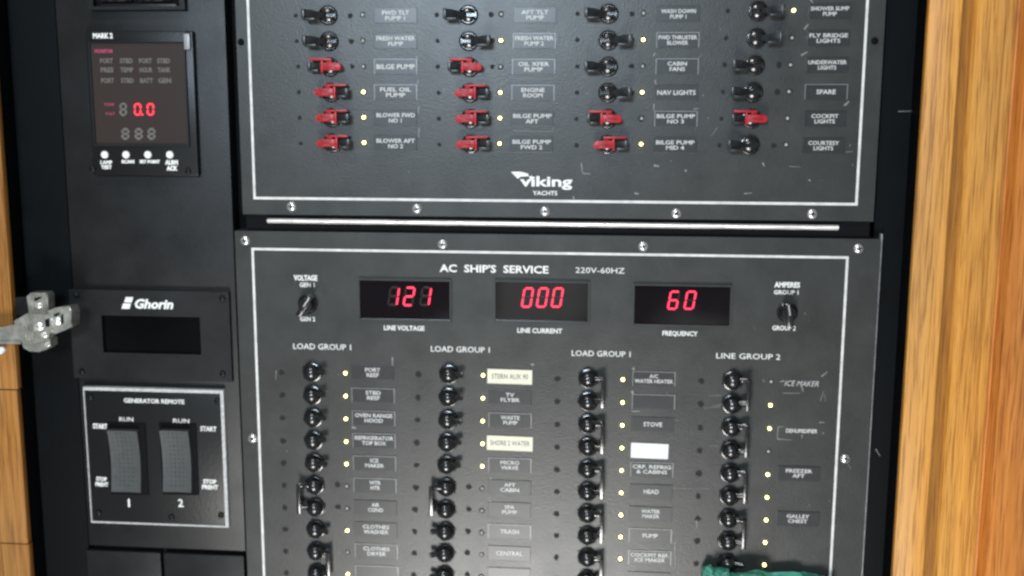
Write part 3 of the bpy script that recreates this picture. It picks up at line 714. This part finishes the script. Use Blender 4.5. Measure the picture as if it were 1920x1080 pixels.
# ------------------------------------------------------------------ wood right
def inner_x(px, py, Y): return at(px, py, Y).x
YW = -0.034
e = [at(x, 540, YW).x for x in (1709, 1714, 1770, 1791, 1868)]; YK = YW + .006
wd = thing('wooden_moulding', 'honey coloured oak trim with a vertical groove at the right edge of the panels', 'wooden trim', (XRW + .03, 0, ZB))
def strip(name, prof, m, parent=None):
    bm = bmesh.new(); zs = [ZB + (ZT - ZB) * k / 10 for k in range(11)]
    loft(bm, [[(x, y, z) for x, y in prof] for z in zs])
    return add(name, mesh_of(bm, name, bevel=.0005, smooth=True), M[m], parent)
strip('flat_stile', [(e[0], YK), (e[0], YW + .001), (e[0] + .0012, YW), (e[2] - .001, YW), (e[2], YW + .001), (e[2], YK)], 'oak', wd)
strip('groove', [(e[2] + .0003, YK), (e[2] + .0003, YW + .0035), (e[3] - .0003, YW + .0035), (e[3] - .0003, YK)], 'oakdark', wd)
strip('wide_stile', [(e[3], YK), (e[3], YW + .0015), (e[3] + .0015, YW - .001), (e[4] - .0085, YW - .001), (e[4] - .0078, YW + .0006), (e[4] - .0070, YW - .001), (e[4] - .002, YW - .001), (e[4], YW + .0005), (e[4], YK)], 'oak', wd)
xo = at(1893, 540, -0.05).x
tr = strip('teak_board', [(e[4] + .0004, YK), (e[4] + .0004, YW + .001), (xo - .002, YW + .0005), (xo, YW - .012), (xo + .12, YW - .012), (xo + .12, YK)], 'oakred')
tr['label'] = 'reddish orange board along the far right edge beyond the grooved oak trim'; tr['category'] = 'board'

slab_xz('cabinet_wall', 'black cabinet side wall standing forward behind the grooved oak trim at the right', 'cabinet side', e[0] + .0012, xo + .12, YK + .0004, 0.0003, ZB, ZT, 'recess', .0005)
# ------------------------------------------------------------------ wood left (door edge)
YD = -0.03
xd1 = at(29.5, 690, YD).x
ds = thing('oak_door', 'varnished oak door edge at the far left carrying the pale metal hinge', 'door', (xd1 - .05, 0, ZB))
zs1, zs2 = at(20, 731, YD).z, at(40, 1020, YD).z
for i, (za, zb) in enumerate(((ZB, zs2 - .0004), (zs2 + .0004, zs1 - .0004), (zs1 + .0004, ZT))):
    bm = bmesh.new(); k = (0, -.0006, .0004)[i]
    bx(bm, xd1 - .11, xd1 + k, YD, -0.0235, za, zb)
    add('door_board', mesh_of(bm, 'door_board', bevel=.0008, smooth=True), M['oakleft'], ds)

xj = xd1 - .0015
slab_xz('cabinet_wall', 'black cabinet side wall standing forward behind the left oak door edge', 'cabinet side', xj - .11, xj, -0.0234, -0.0024, ZB, ZT, 'recess', .0005)
# ------------------------------------------------------------------ hinge
hg = None
def poly_px(pts, Y): return [(at(x, y, Y).x, at(x, y, Y).z) for x, y in pts][::-1]
def hp(name, pts, Yf, Yb, bevel=.0004, m='nickel', parent=None):
    bm = bmesh.new(); quadbox(bm, poly_px(pts, Yf), Yf, Yb)
    return add(name, mesh_of(bm, name, bevel=bevel, smooth=True), M[m], parent or hg)
bd = hg = hp('hinge', [(26, 602), (50, 588), (92, 590), (98, 606), (90, 636), (60, 646), (38, 640), (30, 626)], -0.043, -0.034, parent=ds)
hp('arm', [(-40, 620), (8, 614), (34, 608), (42, 625), (40, 645), (0, 645), (-40, 646)], -0.041, -0.033)
hp('mounting_plate', [(50, 556), (58, 549), (86, 549), (90, 556), (91, 600), (80, 607), (44, 608), (38, 596), (54, 586)], -0.036, -0.026)
hp('hinge_cup', [(90, 584), (104, 578), (131, 575), (136, 586), (135, 612), (122, 619), (104, 626), (92, 622)], -0.040, -0.028)
hp('lower_lobe', [(40, 640), (60, 646), (88, 632), (94, 636), (95, 650), (86, 656), (72, 660), (56, 659), (44, 652)], -0.037, -0.026)
hp('side_tab', [(28, 558), (56, 556), (56, 590), (30, 592)], -0.024, -0.020, .0004, 'column')
for i, xx in enumerate((44, 50, 56, 62)):
    hp('rib', [(xx, 612), (xx + 2.4, 612), (xx + 3, 640), (xx + .6, 640)], -0.0448, -0.042, .0003, parent=bd)
for xx, yy, r, Y in ((72, 612, 3.6, -.043), (106, 602, 3.4, -.040), (72, 573, 2.6, -.036), (88, 646, 2.0, -.037), (82, 628, 2.4, -.043)):
    p = at(xx, yy, Y); bm = bmesh.new(); lathe(bm, [(r*MM*1.0, 0), (r*MM, -1.2*MM), (r*.6*MM, -1.8*MM), (r*.5*MM, -1.0*MM), (0, -.8*MM)], 18)
    vv = bx(bm, -r*.8*MM, r*.8*MM, -2.0*MM, -.7*MM, -r*.14*MM, r*.14*MM)
    bmesh.ops.rotate(bm, verts=vv, cent=(0, 0, 0), matrix=Matrix.Rotation(xx, 3, 'Y'))
    sc_ = add('hinge_screw', mesh_of(bm, 'hinge_screw', smooth=True), M['steel'], hg, p)
hp('arm_lip', [(-40, 619), (8, 613), (34, 607), (35, 611), (8, 617), (-40, 623)], -0.0432, -0.0408, .0002)
hp('arm_lip', [(-40, 642), (0, 641), (38, 641), (39, 645), (0, 645), (-40, 646)], -0.0432, -0.0408, .0002)
hp('cup_rim', [(90, 583), (104, 577), (131, 574), (132, 578), (105, 582), (91, 588)], -0.0418, -0.0395, .0002)
hp('cup_rim', [(128, 580), (134, 584), (133, 608), (127, 611)], -0.0418, -0.0395, .0002)
hp('plate_rib', [(60, 555), (64, 553), (64, 592), (60, 594)], -0.0372, -0.0358, .0002)
hp('plate_rib', [(82, 553), (86, 553), (86, 588), (82, 589)], -0.0372, -0.0358, .0002)
hp('slot', [(84, 600), (92, 597), (93, 612), (86, 614)], -0.0434, -0.042, 0, 'gap', bd)
hp('slot', [(100, 590), (110, 586), (112, 590), (102, 594)], -0.0404, -0.039, 0, 'gap', bd)
hp('slot', [(62, 560), (76, 556), (77, 559), (64, 566)], -0.0364, -0.035, 0, 'gap', bd)
hp('slot', [(114, 592), (118, 588), (119, 606), (115, 609)], -0.0404, -0.039, 0, 'gap', bd)
kp = hp('wall_clip', [(-14, 652), (5, 651), (9, 656), (3, 664), (-14, 666)], -0.034, -0.0305, .0004, 'paper')

# ------------------------------------------------------------------ green crumpled thing at the bottom
gr = thing('green_bag', 'crumpled glossy green plastic bag in front of the bottom right of the lower switch panel', 'bag', at(1450, 1120, -0.03))
def crumple(name, cx, cy, wx, hz, dep, seed, Y, nfold, flat=1.0):
    p = at(cx, cy, Y); u = (at(cx + 1, cy, Y) - p).length
    bm = bmesh.new(); bmesh.ops.create_icosphere(bm, subdivisions=5, radius=1)
    rnd = random.Random(seed); ks = [(Vector((rnd.uniform(-1, 1), rnd.uniform(-1, 1), rnd.uniform(-1, 1))).normalized(), rnd.uniform(3, nfold), rnd.uniform(0, 6)) for _ in range(9)]
    for v in bm.verts:
        n = v.co.normalized()
        # a box-like silhouette with ridged folds
        q = Vector([math.copysign(abs(c) ** .55, c) for c in n])
        d = sum((1 - abs(math.sin(k.dot(n) * f_ + o_))) for k, f_, o_ in ks) / len(ks)
        s = .86 + .42 * (d - .35)
        v.co = Vector((q.x * wx * u * s, q.y * dep * s, q.z * hz * u * s * flat))
    return add(name, mesh_of(bm, name, smooth=True), M['green'], gr, p)
crumple('bag_body', 1464, 1132, 120, 70, .008, 4, -0.013, 13)
crumple('bag_fold', 1352, 1112, 20, 54, .008, 8, -0.020, 9)
crumple('bag_fold', 1328, 1100, 15, 46, .006, 21, -0.014, 8)
crumple('bag_fold', 1404, 1102, 44, 32, .007, 5, -0.022, 9)
for m in bpy.data.meshes:
    pass
